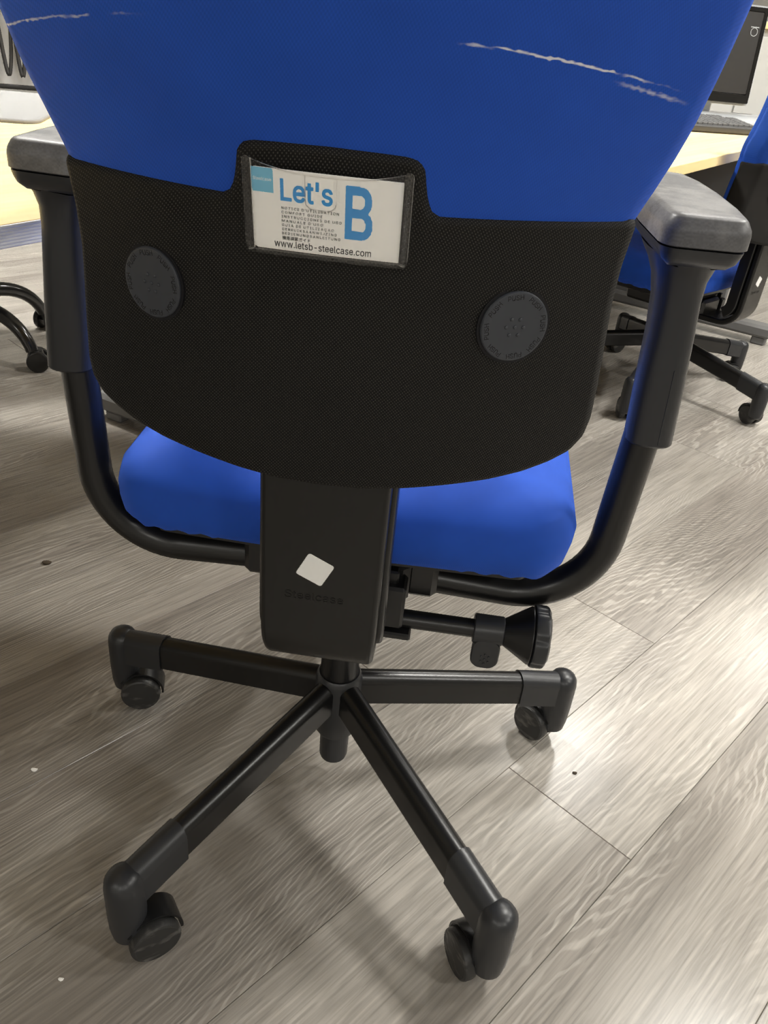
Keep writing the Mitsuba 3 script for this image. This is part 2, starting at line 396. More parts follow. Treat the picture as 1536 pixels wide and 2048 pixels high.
half_low = [(0, .5990), (.03, .5992), (.061, .6015), (.097, .6055), (.125, .6090), (.150, .6140), (.170, .6205), (.185, .628), (.1940, .6400), (.1968, .655), (.1965, .68), (.1945, .71), (.1922, .74), (.1918, .77), (.1948, .803)]
tab = [(.0655, .8020), (.0625, .8045), (.0600, .8120), (.0585, .8200), (.0575, .8270), (.0530, .8325), (.0460, .8345), (.03, .8352), (0, .8358)]
right = half_low + tab
shell_poly = rounded(sg.Polygon(right + [(-x, z) for x, z in reversed(right) if x > 0]), .0072, .004)
half_top = [(.1945, .800), (.2015, .818), (.2080, .838), (.2130, .860), (.2170, .885), (.2205, .91), (.2240, .935), (.229, .97), (.231, 1.01), (.227, 1.05), (.215, 1.085), (.185, 1.11), (.13, 1.122), (0, 1.126)]
blue_right = [(0, .772), (.183, .772)] + half_top
blue_poly = rounded(sg.Polygon(blue_right + [(-x, z) for x, z in reversed(blue_right) if x > 0]), .012)
full_right = half_low[:-1] + half_top
full_poly = sg.Polygon(full_right + [(-x, z) for x, z in reversed(full_right) if x > 0])

P = {}                                        # part name -> ply dict, shared by both blue chairs
P['backrest'] = mikit.ply(back_pad(shell_poly, [(.012, -.062), (.004, -.056), (.0, -.045), (.0, -.009), (.0010, -.0045), (.0030, -.0012), (.0055, .0004), (.0072, .0008)]), 'm_knit', smooth=50)
P['back_upholstery'] = mikit.ply(back_pad(blue_poly, [(.012, -.062), (.004, -.056), (.0, -.045), (.0, -.017), (.0020, -.0095), (.0050, -.0055), (.0090, -.0032), (.0120, -.0024)]), 'm_blue', smooth=50)
P['front_cushion'] = mikit.ply(flip(back_pad(full_poly.buffer(-.010), [(.035, -.092), (.020, -.088), (.008, -.080), (.0, -.070), (.0, -.052), (.004, -.046)], .014)), 'm_blue', smooth=50)

# push buttons with raised dots and lettering
def disc(r, prof, n=64):
    t = np.linspace(0, 2 * np.pi, n, endpoint=False)
    return pad(np.stack([r * np.cos(t), r * np.sin(t)], 1), prof, 2 * np.pi * r / n)
push = text_flat('PUSH', 0.0034, 0.00025)
push.apply_translation([-push.bounds.mean(0)[0], 0, 0])
def ring_text():
    ms = []
    for k in range(8):
        m = push.copy(); m.apply_scale([0.92, 1, 1]); m.apply_translation([0, 0.0185, 0]); ms.append(rotz(m, math.radians(8 - 45 * k)))
    return cat(*ms)
def dots():
    ms = []
    for a, b in [(0, 0)] + [(math.cos(math.radians(60 * k)), math.sin(math.radians(60 * k))) for k in range(6)]:
        s = trimesh.creation.icosphere(2, 0.0013); s.apply_scale([1, 1, .7]); s.apply_translation([a * .0062, b * .0062, 0]); ms.append(s)
    return cat(*ms)
def seated(m, sx, lift):
    """Lay a flat piece (x, y, height) on the back at a button's place, in the tangent plane there."""
    x0, z0 = sx * .1225, .7315
    e = 1e-3
    tx = np.array([2 * e, float(back_y(x0 + e, z0) - back_y(x0 - e, z0)), 0]); tx /= np.linalg.norm(tx)
    tz = np.array([0, float(back_y(x0, z0 + e) - back_y(x0, z0 - e)), 2 * e]); tz /= np.linalg.norm(tz)
    nn = np.cross(tx, tz); nn /= np.linalg.norm(nn); nn = nn if nn[1] < 0 else -nn
    o = np.array([x0, float(back_y(x0, z0)), z0])
    out = m.copy(); v = np.array(m.vertices)
    out.vertices = o + v[:, :1] * tx + v[:, 1:2] * tz + (v[:, 2:] + lift) * nn
    if np.dot(np.cross(tx, tz), nn) < 0: out.invert()
    return out
but = disc(.0242, [(.0, -.006), (.0, .0026), (.0006, .0034), (.0016, .0038), (.004, .0037), (.006, .0035)])
collar = trimesh.creation.annulus(.0243, .0264, .006); collar.apply_translation([0, 0, -.0016])
for nm, sx in (('push_button', -1), ('push_button_001', 1)):
    P[nm] = mikit.ply(seated(but, sx, 0), 'm_button', smooth=30)
    P[nm + '__lettering'] = mikit.ply(seated(ring_text(), sx, .0036), 'm_button_print')
    P[nm + '__grip_dots'] = mikit.ply(seated(dots(), sx, .0036), 'm_button', smooth=True)
    P[nm + '__collar'] = mikit.ply(seated(collar, sx, 0), 'm_button_print', smooth=30)

# the back upright: a wide cover strip that drops from the back and curls forward under the seat
def strip(path, half_w, thick, n=0, round_=0.006):
    """path: (y, z) outer line; rounded rectangle section half_w x thick laid on its inner side."""
    path = np.asarray(path, float); tan = np.gradient(path, axis=0); tan /= np.linalg.norm(tan, axis=1, keepdims=True)
    inn = np.stack([-tan[:, 1], tan[:, 0]], 1)
    hw = np.broadcast_to(half_w, (len(path),))
    secs = []
    for p, q, w in zip(path, inn, hw):
        rr = round_
        c = []
        for cx, ct, a0 in ((w - rr, thick - rr * .5, 0), (-(w - rr), thick - rr * .5, 90), (-(w - rr), rr, 180), (w - rr, rr, 270)):
            for k in range(5):
                a = math.radians(a0 + 22.5 * k); c.append((cx + rr * math.cos(a), ct + (rr if a0 >= 180 else rr * .5) * math.sin(a)))
        secs.append(np.array([(x, p[0] + q[0] * t, p[1] + q[1] * t) for x, t in c]))
    return loft(secs)
jpath = fillet([(0, -.222, .640), (0, -.218, .366), (0, -.03, .362)], .062, 16)[:, 1:]
d_ = np.concatenate([np.linspace(jpath[0], jpath[1], 8)[:-1], jpath[1:]])
# path direction runs down then forward: the inner side is +y / +z
P['upright'] = mikit.ply(strip(d_, np.interp(d_[:, 1], [.36, .44, .64], [.0505, .0525, .0535]), .016), 'm_upright', smooth=40)
inner = fillet([(0, -.204, .640), (0, -.200, .386), (0, -.03, .380)], .048, 16)[:, 1:]
P['upright__inner_bracket'] = mikit.ply(strip(np.concatenate([np.linspace(inner[0], inner[1], 8)[:-1], inner[1:]])[:-6], .0575, .030, round_=.004), 'm_metal_black', smooth=40)
logo = fit_text('Steelcase', .0078, -.030, .0215, .0006)
lv = np.array(logo.vertices)
logo.vertices = np.column_stack([lv[:, 0], -.2222 + .0146 * (.64 - lv[:, 1] - .4635) + .0004 - lv[:, 2], lv[:, 1] + .4635]); logo.invert()
P['upright__lettering'] = mikit.ply(logo, 'm_upright_print')
st = pad(rounded(sg.box(-.0125, -.0125, .0125, .0125), .0022), [(0, 0), (0, .0002), (.0001, .0003)], .001)
st = rotz(st, math.radians(-26))
sv = np.array(st.vertices)
st.vertices = np.column_stack([sv[:, 0] - .0045, -.2222 + .0146 * (.64 - sv[:, 1] - .4965) - .0001 - sv[:, 2], sv[:, 1] + .4965]); st.invert()
P['sticker'] = mikit.ply(st, 'm_white', smooth=30)

# seat
seat_poly = rounded(sg.Polygon([(-.230, .33), (-.237, .10), (-.231, -.080), (-.214, -.134), (0, -.142), (.214, -.134), (.231, -.080), (.237, .10), (.230, .33)]), .045, .02)
seat = (cushion(seat_poly, [(.045, .4425), (.024, .445), (.010, .452), (.003, .462), (.0005, .474), (0, .487), (.004, .499), (.013, .509), (.028, .517), (.052, .523), (.085, .527)], .006, .012))
def seat_shape(v):
    v = v.copy(); top = np.clip((v[:, 2] - .45) / .08, 0, 1)
    v[:, 2] += top * (-.010 * np.clip((v[:, 1] - .22) / .11, 0, 1) ** 2 + .006 * (np.abs(v[:, 0]) / .2) ** 2)
    ruck = np.clip((.470 - v[:, 2]) / .02, 0, 1)
    v[:, 2] += .0016 * ruck * np.sin(v[:, 0] * 260 + 3 * np.sin(v[:, 1] * 70)) * (np.abs(v[:, 0]) > .12)
    return v
P['seat'] = mikit.ply(warp(seat, seat_shape), 'm_blue', smooth=60)
P['seat_pan'] = mikit.ply(pad(seat_poly.buffer(-.035), [(.02, .425), (0, .432), (0, .448)], .008), 'm_plastic', smooth=40)
mech = cat(box(.15, .22, .055, (0, .02, .398), .008), box(.10, .10, .05, (0, -.06, .392), .008), box(.022, .03, .052, (.062, -.10, .385), .003), box(.034, .026, .008, (.066, -.105, .352), .002), box(.012, .012, .05, (.058, -.10, .40), .002))
P['seat_mechanism'] = mikit.ply(mech, 'm_plastic')
for i, s_ in enumerate((1, -1)): P['arm_bracket' + ('', '_001')[i]] = mikit.ply(box(.034, .06, .046, (s_ * .087, -.05, .400), .006), 'm_metal_black')

# lever with paddle, rubber bellows and turning knob
def along_x(profile, n=28):
    m = lathe([(r, x) for x, r in profile], n)
    m.apply_transform(trimesh.transformations.rotation_matrix(math.pi / 2, [0, 1, 0])); return m
P['lever'] = mikit.ply(moved(along_x([(.05, 0), (.05, .0098), (.150, .0098), (.150, .0115), (.151, .0115), (.18, .0115), (.18, 0)]), (0, -.10, .364)), 'm_plastic', smooth=30)
pad_l = cat(moved(along_x([(.1475, 0), (.1475, .0145), (.1485, .0155), (.178, .0155), (.179, .0145), (.179, 0)]), (0, -.10, .365)),
            moved(warp(pad(rounded(sg.box(.1485, -.034, .178, .004), .0115), [(0, -.003), (0, .002), (.001, .0035), (.003, .004)], .0015), lambda v: np.column_stack([v[:, 0], -v[:, 2], v[:, 1]])), (0, -.1105, .357)))
P['lever__paddle'] = mikit.ply(pad_l, 'm_plastic_soft', smooth=30)
pd = []
for a, b in [(.1595, .340), (.1632, .3425), (.1672, .340), (.1595, .3335), (.1632, .3365), (.1672, .3335), (.1632, .3305)]:
    s = trimesh.creation.icosphere(1, .0012); s.apply_translation([a, -.1147, b]); pd.append(s)
P['lever__paddle_dots'] = mikit.ply(cat(*pd), 'm_plastic_soft', smooth=True)
bell = [(.1795, 0), (.1795, .0145)]
for k in range(1, 13):
    bell.append((.1795 + .0022 * k, .0145 + .0160 * k / 12))
bell += [(.207, .0305), (.207, 0)]
P['lever__bellows'] = mikit.ply(moved(along_x(bell), (0, -.10, .365)), 'm_plastic', smooth=30)
th = np.linspace(0, 2 * np.pi, 96, endpoint=False)
kr = .0330 - .0022 * np.exp(-((((th * 6 / (2 * np.pi)) % 1) - .5) / .10) ** 2)
knob = pad(np.stack([kr * np.cos(th), kr * np.sin(th)], 1), [(.003, 0), (.0006, .001), (0, .003), (0, .012), (.001, .0145), (.004, .0165), (.009, .0172)], .0021)
knob.vertices = np.column_stack([knob.vertices[:, 2] + .208, knob.vertices[:, 0] - .10, knob.vertices[:, 1] + .365])
P['lever__knob'] = mikit.ply(knob, 'm_plastic_soft', smooth=30)

# arms
for i, s in enumerate((1, -1)):
    sfx = '' if i == 0 else '_001'
    path = fillet([(s * .075, -.055, .392), (s * .262, -.058, .386), (s * .2785, -.06, .600)], .088, 14)
    path = np.vstack([path[:-1], np.linspace(path[-2], (s * .277, -.06, .66), 6)[1:]])
    P['arm_tube' + sfx] = mikit.ply(tube(path, .0172, 24), 'm_metal_black', smooth=40)
    secs = []
    for z, cx, a, b, cy in ((.584, .2790, .0200, .0185, -.06), (.586, .2790, .0218, .0200, -.06), (.64, .2755, .0215, .0200, -.06), (.69, .2725, .0205, .0205, -.058), (.718, .2700, .0205, .023, -.056), (.735, .2688, .0225, .028, -.052), (.746, .2682, .0265, .036, -.048), (.753, .2680, .0305, .046, -.042), (.757, .2680, .0320, .052, -.038)):
        e = superellipse(a, b, 36, 2.7); secs.append(np.column_stack([s * cx + e[:, 0], cy + e[:, 1], np.full(len(e), z)]))
    P['arm_sleeve' + sfx] = mikit.ply(loft(secs), 'm_plastic_soft', smooth=35)
    if s > 0: P['arm_sleeve' + sfx + '__seam'] = mikit.ply(tube([(s * .2845, -.0798, .588), (s * .2822, -.0798, .63), (s * .2805, -.0794, .66)], .0005, 8), 'm_plastic_soft', smooth=True)
    px = [(.231, -.126), (.2985, -.120), (.3045, -.06), (.3075, .02), (.306, .09), (.299, .135), (.268, .145), (.238, .130), (.231, .06), (.2285, -.03)]
    dx = 0 if s > 0 else -.011
    arm_poly = rounded(sg.Polygon([(s * (x + dx), y) for x, y in px]), .014)
    base = pad(arm_poly.buffer(-.0015), [(.020, .7535), (.010, .7555), (.0035, .7605), (.001, .766), (0, .770)], .004)
    P['arm_pad_base' + sfx] = mikit.ply(base, 'm_plastic_soft', smooth=35)
    armpad = (cushion(arm_poly, [(.003, .7708), (.0, .7722), (0, .782), (.0010, .7865), (.0045, .7920), (.0065, .7938), (.010, .7945), (.016, .7948)], .004, .008))
    P['arm_pad' + sfx] = mikit.ply(armpad, 'm_pad', smooth=35)

# gas column and five-legged base
P['gas_column'] = mikit.ply(cat(lathe([(0, .17), (.0245, .17), (.0245, .235), (.0235, .238), (.0145, .238), (.0145, .372), (0, .372)], 32)), 'm_metal_black', smooth=30)
P['gas_column__tip'] = mikit.ply(lathe([(0, .034), (.013, .034), (.0175, .036), (.0190, .041), (.0200, .12), (0, .12)], 32), 'm_plastic_soft', smooth=30)
P['base_hub'] = mikit.ply(lathe([(0, .085), (.0230, .085), (.0275, .092), (.0300, .12), (.0300, .178), (.0285, .184), (.0260, .1870), (.0235, .1862), (.0225, .180), (0, .180)], 40), 'm_plastic_soft', smooth=30)
BR = .333
def leg_section(w, h, n=14):
    """Tall tube with a half-round top: (sideways, up), top at 0."""
    a = np.linspace(0, np.pi, n)
    return np.array([(w * np.cos(t), -w + w * np.sin(t)) for t in a] + [(-w, -h + .003), (-w + .003, -h), (w - .003, -h), (w, -h + .003)])
def leg_between(r0, z0, r1, z1, w, h, ang):
    e = leg_section(w, h); u, sd = np.array([math.cos(ang), math.sin(ang)]), np.array([-math.sin(ang), math.cos(ang)])
    return loft([np.array([(u[0] * r + sd[0] * a, u[1] * r + sd[1] * a, z + b) for a, b in e]) for r, z in ((r0, z0), (r1, z1))])
STAR = math.radians(-122.05)
ZTOP = lambda r: .183 - (.183 - .1270) * (r - .02) / (BR - .02)
def caster_dirs(k):
    # direction that the wheel's face looks to, direction in which the caster trails (chair frame)
    return [((.62, -.78), (.78, .62)), ((-.88, -.47), (-.47, .88)), ((-.69, -.72), (-.72, .69)), ((.5, -.86), (-.86, -.5)), ((.27, -.96), (.96, .27))][k]
def basis(m, nn, tr):
    """(along trail, along face normal, up) -> chair frame axes."""
    v = np.array(m.vertices); o = m.copy()
    o.vertices = np.column_stack([v[:, 0] * tr[0] + v[:, 1] * nn[0], v[:, 0] * tr[1] + v[:, 1] * nn[1], v[:, 2]])
    if tr[0] * nn[1] - tr[1] * nn[0] < 0: o.invert()
    return o
def wheel_mesh():
    w = lathe([(0, -.0085), (.0235, -.0085), (.0268, -.0070), (.0278, -.0035), (.0278, .0035), (.0268, .0062), (.0245, .0076), (.0225, .0070), (.015, .0086), (0, .0092)], 40)
    w.apply_transform(trimesh.transformations.rotation_matrix(-math.pi / 2, [1, 0, 0]))
    return w
def hood_mesh():
    a = np.radians(np.linspace(-8, 150, 24))
    outer = np.column_stack([.0325 * np.cos(a), .0325 * np.sin(a)]); inner_ = np.column_stack([.0297 * np.cos(a), .0297 * np.sin(a)])[::-1]
    m = trimesh.creation.extrude_polygon(sg.Polygon(np.vstack([outer, inner_])), .030, engine='earcut')
    v = np.array(m.vertices); m.vertices = np.column_stack([v[:, 0], v[:, 2] - .022, v[:, 1]]); m.invert()
    return m
for k in range(5):
    sfx = '' if k == 0 else f'_{k:03d}'
    ang = STAR + math.radians(72 * k)
    u = np.array([math.cos(ang), math.sin(ang)])
    P['base_leg' + sfx] = mikit.ply(leg_between(.018, ZTOP(.018), .30, ZTOP(.30), .0138, .047, ang), 'm_metal_black', smooth=35)
    cap = leg_between(.262, ZTOP(.262) + .0022, BR, ZTOP(BR) + .0010, .0160, .0515, ang)
    stem = lathe([(0, .024), (.012, .024), (.0178, .030), (.0200, .045), (.0208, .07), (.0208, .110), (.0196, .1195), (.0160, .1260), (.0095, .1300), (0, .1312)], 32)
    stem.apply_translation([u[0] * BR, u[1] * BR, 0])
    P['base_leg' + sfx + '__end_cap'] = mikit.ply(cat(cap, stem), 'm_plastic_soft', smooth=35)
    nn, tr = caster_dirs(k); nn, tr = (np.array(q) / np.linalg.norm(q) for q in (nn, tr))
    c = np.r_[u * BR + nn * .012 + tr * .021, .0]
    P['caster' + sfx] = mikit.ply(moved(basis(hood_mesh(), nn, tr), (c[0], c[1], .0285)), 'm_plastic', smooth=35)
    P['caster' + sfx + '__wheel'] = mikit.ply(moved(basis(wheel_mesh(), nn, tr), (c[0] + nn[0] * .0100, c[1] + nn[1] * .0100, .0279)), 'm_wheel', smooth=30)
    P['caster' + sfx + '__wheel_001'] = mikit.ply(moved(basis(wheel_mesh(), -nn, tr), (c[0] - nn[0] * .0170, c[1] - nn[1] * .0170, .0279)), 'm_wheel', smooth=30)
BASE = ('base_', 'caster', 'gas_column')

# clear holder on the back (a part of the chair) and the printed card that sits in it (a thing of its own)
def on_holder(v, lift):
    """(x, z, height) -> gently bowed plane standing just off the back."""
    z0, z1 = .770, .8235
    y0, y1 = float(_C(z0)) - .0035, float(_C(z1)) - .0035
    y = y0 + (y1 - y0) * (v[:, 1] - z0) / (z1 - z0) + .9 * v[:, 0] ** 2
    return np.column_stack([v[:, 0], y - v[:, 2] - lift, v[:, 1]])
def holder_piece(m, lift=0.0, length=.008):
    m = warp(refine(m, length), lambda v: on_holder(v, lift))
    return flip(m) if m.volume < 0 else m
xs = np.linspace(-.0445, .0445, 25)
top_edge = [(x, .8235 - .0052 * (1 - min(1, abs(x / .0445)) ** 3)) for x in xs]
front = sg.Polygon([(-.0445, .7715)] + top_edge + [(.0445, .7715)])
notch = rounded(sg.box(-.0125, .7985, .0060, .85), .006)
front = front.difference(notch)
sheet = trimesh.creation.triangulate_polygon(front, engine='earcut')
sheet = trimesh.Trimesh(np.column_stack([sheet[0], np.zeros(len(sheet[0]))]), sheet[1], process=False).subdivide().subdivide()
sheet = warp(sheet, lambda v: on_holder(v, .0030))
P['card_holder'] = mikit.ply(sheet, 'm_clear', smooth=True)
def bar(x0, x1, z0, z1, h0, h1, r=.001):
    return holder_piece(pad(rounded(sg.box(x0, z0, x1, z1), min(r, .45 * min(x1 - x0, z1 - z0))), [(.0004, h0), (0, h0 + .0004), (0, h1 - .0005), (.0005, h1)], .0015))
rim = [bar(-.0500, -.0448, .7695, .8245, -.0005, .0036, .002), bar(.0448, .0500, .7695, .8245, -.0005, .0036, .002), bar(-.0490, .0490, .7680, .7708, -.0005, .0036)]
P['card_holder__rim'] = mikit.ply(cat(*rim), 'm_clear_solid', smooth=40)
nl = tube(on_holder(np.array([(x, z, 0) for x, z in [(-.0125, .8178), (-.0125, .8040), (-.0120, .8010), (-.0095, .7988), (-.003, .7984), (.0030, .7988), (.0055, .8010), (.0060, .8040), (.0060, .8178)]]), .0032), .00032, 8)
te = tube(on_holder(np.array([(x, z, 0) for x, z in top_edge]), .0031), .00032, 8)
P['card_holder__edge_bead'] = mikit.ply(cat(nl, te), 'm_clear_solid', smooth=True)

def build_chair(key, upper, base, skip=()):
    for nm, ply_ in P.items():
        if nm.startswith(skip):
            continue
        put(f'{key}__{nm}', ply_, base if nm.startswith(BASE) else upper)
SKIP_MAIN = ('zz',)
build_chair('office_chair', IDENT, IDENT, SKIP_MAIN)
tag('office_chair', 'large blue fabric swivel chair with black lower back, armrests and a card pocket', 'office chair')
for nm, lb in {'backrest': 'black knit lower back shell', 'back_upholstery': 'blue fabric back with pale scuffs', 'front_cushion': 'blue front cushion of the back', 'push_button': 'round grey push button', 'push_button_001': 'round grey push button',
               'card_holder': 'clear plastic card pocket', 'sticker': 'small white square sticker', 'seat': 'blue fabric seat cushion', 'upright': 'black plastic back upright', 'lever__knob': 'ribbed black turning knob',
               'arm_pad': 'grey worn arm pad', 'arm_pad_001': 'grey worn arm pad', 'gas_column__tip': 'rounded black column end'}.items():
    tag('office_chair__' + nm, lb)

# the printed card
card_poly = sg.box(-.0449, .7712, .0449, .8192)
def flat_on_card(m, x, z, lift):
    """lettering mesh in xy -> onto the card with its origin at (x, z)."""
    v = np.array(m.vertices); o = m.copy()
    o.vertices = on_holder(np.column_stack([v[:, 0] + x, v[:, 1] + z, v[:, 2]]), lift); o.invert()
    return o
card = holder_piece(pad(card_poly, [(0, 0), (0, .0010), (.0001, .0011)], .003), .0, .006)
put('instruction_card', mikit.ply(card, 'm_paper', smooth=30))
tag('instruction_card', 'white printed instruction card with a large blue B in the clear pocket', 'card')
LC = .0012
put('instruction_card__title', mikit.ply(cat(flat_on_card(fit_text("Let's", .0120, -.0276, .0036, .0002, True), 0, .8018, LC), flat_on_card(fit_text('B', .0298, .0112, .0276, .0002, True), 0, .7838, LC)), 'm_print_blue'))
cy = holder_piece(pad(sg.box(-.0448, .8052, -.0318, .8191), [(0, 0), (0, .0001)], .002), LC)
put('instruction_card__blue_square', mikit.ply(cy, 'm_print_cyan'))
put('instruction_card__square_lettering', mikit.ply(flat_on_card(fit_text('Steelcase', .0018, -.0440, -.0328, .0001, True), 0, .8118, LC + .0001), 'm_print_pale'))
lines = [("NOTICE D'UTILISATION", .0347), ('COMFORT GUIDE', .0248), ('INSTRUCCIONES DE USO', .0364), ("MANUALE D'USO", .0253), ('GUIA DE UTILIZAÇAO', .0318), ('GEBRUIKSAANWIJZING', .0335), ('BEDIENUNGSANLEITUNG', .0358)]
lm = [flat_on_card(fit_text(s, .00150, -.0272, -.0272 + w, .0002, False, True), 0, .7965 - .00255 * i, LC) for i, (s, w) in enumerate(lines)]
GLYPHS = ['10000.10d98.10990.11bb4.196bc.7fcb8.10c94.19ab4.39efe.3d890.348c8.73ffe.508c8.50c4c.11e78.11b70.11072.130f2.1631e.10000', '8100.8180.1b18c.319f8.339e0.7fd80.182.186.3f9fe.20800.20980.3f984.3199c.209f0.3f980.31982.20982.20982.279fe.20000',
          '0.187fe.8406.8446.7f446.5f6.446.3e446.446.5fe.3e406.5f6.3e516.26d16.22d16.229f6.22906.3f806.2301c.0', '8080.18080.1fdfe.36330.66330.62610.10.3fdfc.30d84.30d84.3fd84.30d84.3fd84.30184.33184.3198c.379bc.3fd80.30580.80',
          '0.c.c34.c12.c10.3fff0.3fff8.818.1818.1818.1810.1810.3010.3030.6030.e030.1c030.383e0.103c0.0', '0.0.18.38.70.e0.1c0.700.1f00.fb00.3e300.30300.300.300.300.300.300.300.0.0', '0.0.3010.3098.3048.3060.3000.3000.3e00.3f80.31f0.3070.3000.3000.3000.3000.3000.3000.0.0']
def glyph_mesh(rows, h):
    bx = []
    for r, line in enumerate(rows.split('.')):
        bits = f'{int(line, 16):020b}'; c = 0
        while c < 20:
            if bits[c] == '1':
                e = c
                while e < 20 and bits[e] == '1': e += 1
                bx.append(sg.box(c, -r - 1, e, -r)); c = e
            c += 1
    g = affinity.scale(shapely.union_all(bx).buffer(.05), h / 20, h / 20, origin=(0, 0))
    return trimesh.util.concatenate([trimesh.creation.extrude_polygon(q, .0002, engine='earcut') for q in getattr(g, 'geoms', [g])])
for i, g in enumerate(GLYPHS):
    lm.append(flat_on_card(glyph_mesh(g, .0024), -.0272 + .00255 * i, .7803, LC))
lm.append(flat_on_card(fit_text('www.letsb-steelcase.com', .0042, -.0322, .0276, .0002, False), 0, .7733, LC))
put('instruction_card__small_print', mikit.ply(cat(*lm), 'm_print_black'))

# ------------------------------------------------------------------ second blue chair at the right-hand desk
C2 = (.735, 1.697)
up2 = T().translate([C2[0], C2[1], -.108]).rotate([0, 0, 1], 50)
ba2 = T().translate([C2[0], C2[1], 0]).rotate([0, 0, 1], 79.9)
build_chair('office_chair_001', up2, ba2, ('arm_', 'card_holder', 'gas_column'))
put('office_chair_001__gas_column', mikit.ply(lathe([(0, .06), (.019, .06), (.02, .12), (.0245, .17), (.0245, .225), (.0145, .228), (.0145, .268), (0, .268)], 28), 'm_metal_black', smooth=30), ba2)
tag('office_chair_001', 'armless blue swivel chair with black back shell pushed in at the right-hand desk', 'office chair')

# ------------------------------------------------------------------ desks
def desk_frame(o, ang):
    return T().translate([o[0], o[1], 0]).rotate([0, 0, 1], math.degrees(ang))
# right-hand desk: x along its front edge, y away from the sitter
dR = desk_frame((.473 - .30 * E1[0] + .014 * E2[0], 1.016 - .30 * E1[1] + .014 * E2[1]), ROOM_ANGLE)
LR, DR_, ZD = 2.6, .78, .70
put('desk__top', mikit.ply(box(LR, DR_, .0235, (LR / 2, DR_ / 2, ZD - .01175), .0015), 'm_wood'), dR)
put('desk__modesty_panel', mikit.ply(box(LR - .1, .018, .52, (LR / 2, DR_ - .06, ZD - .0235 - .26), .002), 'm_desk_panel'), dR)
for i, x in enumerate((.05, 1.80)):
    put('desk__leg', mikit.ply(box(.03, .56, ZD - .0235 - .06, (x + .01, .36, (ZD - .0235 + .06) / 2), .004), 'm_desk_grey', smooth=False), dR)
    p0_ = (.12, -.12)[i]
    put('desk__foot', mikit.ply(cat(box(.07, .74 - p0_, .045, (x, (.74 + p0_) / 2, .050), .010), box(.05, .05, .029, (x, p0_ + .04, .0145), .004), box(.05, .05, .029, (x, .70, .0145), .004)), 'm_desk_grey'), dR)
tag('desk', 'light wooden desk on grey legs with a keyboard and monitor behind the near chair', 'desk')
# left-hand desk, with a ridged grey front edge
A_L = math.radians(67)
oL = np.array([-.3555, -.022]); eL = np.array([math.cos(A_L), math.sin(A_L)])
L0 = oL - eL * .95
dL = desk_frame(L0, A_L)
LL, DL = 1.90, .80
put('desk_001__top', mikit.ply(box(LL, DL, .0215, (LL / 2, DL / 2 + .002, ZD - .01075), .001), 'm_wood'), dL)
zz = np.linspace(ZD - .0215, ZD - .0005, 57)
prof = [(0.004, ZD - .0215)] + [(-.0008 * abs(math.sin(math.pi * k / 8)) ** .7, z) for k, z in enumerate(zz)] + [(0.004, ZD - .0005)]
em = trimesh.creation.extrude_polygon(sg.Polygon(prof), LL, engine='earcut')
ev = np.array(em.vertices); em.vertices = np.column_stack([ev[:, 2], ev[:, 0], ev[:, 1]])
put('desk_001__edge_band', mikit.ply(em, 'm_edge_grey', smooth=30), dL)
for x in (.15, LL - .15):
    put('desk_001__leg', mikit.ply(box(.05, .30, ZD - .0215 - .06, (x, .45, (ZD - .0215 + .06) / 2), .006), 'm_desk_grey'), dL)
    put('desk_001__foot', mikit.ply(cat(box(.07, .74, .045, (x, DL / 2, .045), .010), box(.05, .05, .024, (x, .08, .012), .004), box(.05, .05, .024, (x, .72, .012), .004)), 'm_desk_grey'), dL)
tag('desk_001', 'yellow wooden desk with a ridged grey front edge beside the left armrest', 'desk')
tag('desk_001__edge_band', 'grey edging with fine ridges')
exec_later = []

# ------------------------------------------------------------------ keyboard and monitor on the right-hand desk
def kbd(o, ang, z):
    w = T().translate([o[0], o[1], z]).rotate([0, 0, 1], math.degrees(ang)).rotate([1, 0, 0], 7)
    body = pad(rounded(sg.box(0, 0, .44, .150), .008), [(.003, .002), (0, .005), (0, .016), (.002, .019), (.005, .020)], .006)
    feet = cat(box(.03, .01, .016, (.05, .135, -.004)), box(.03, .01, .016, (.39, .135, -.004)))
    put('keyboard', mikit.ply(cat(body, feet), 'm_kb', smooth=35), w)
    caps = {}
    for r in range(6):
        x, rnd = .010, random.Random(r)
        widths = [1] * 20 if r else [1] * 18
        for q, wd in enumerate(widths):
            kw = .0195 * wd
            if r == 5 and q in (4, 5, 6, 7, 8):
                if q > 4: x += 0; continue
                kw = .0195 * 5
            if x + kw > .432: break
            if kw not in caps:
                caps[kw] = mikit.ply(pad(sg.box(.001, .001, kw - .001, .0180), [(0, 0), (.0008, .004), (.002, .0062), (.003, .0064)], .009), 'm_key')
            put('keyboard__key', caps[kw], w @ T().translate([x, .128 - .0215 * r - .002, .0196]))
            x += kw + (.004 if q in (14, 17) else 0)
    tag('keyboard', 'dark grey keyboard on the light wooden desk behind the right armrest', 'keyboard')
kbd((.597, 1.995), math.radians(26), ZD)

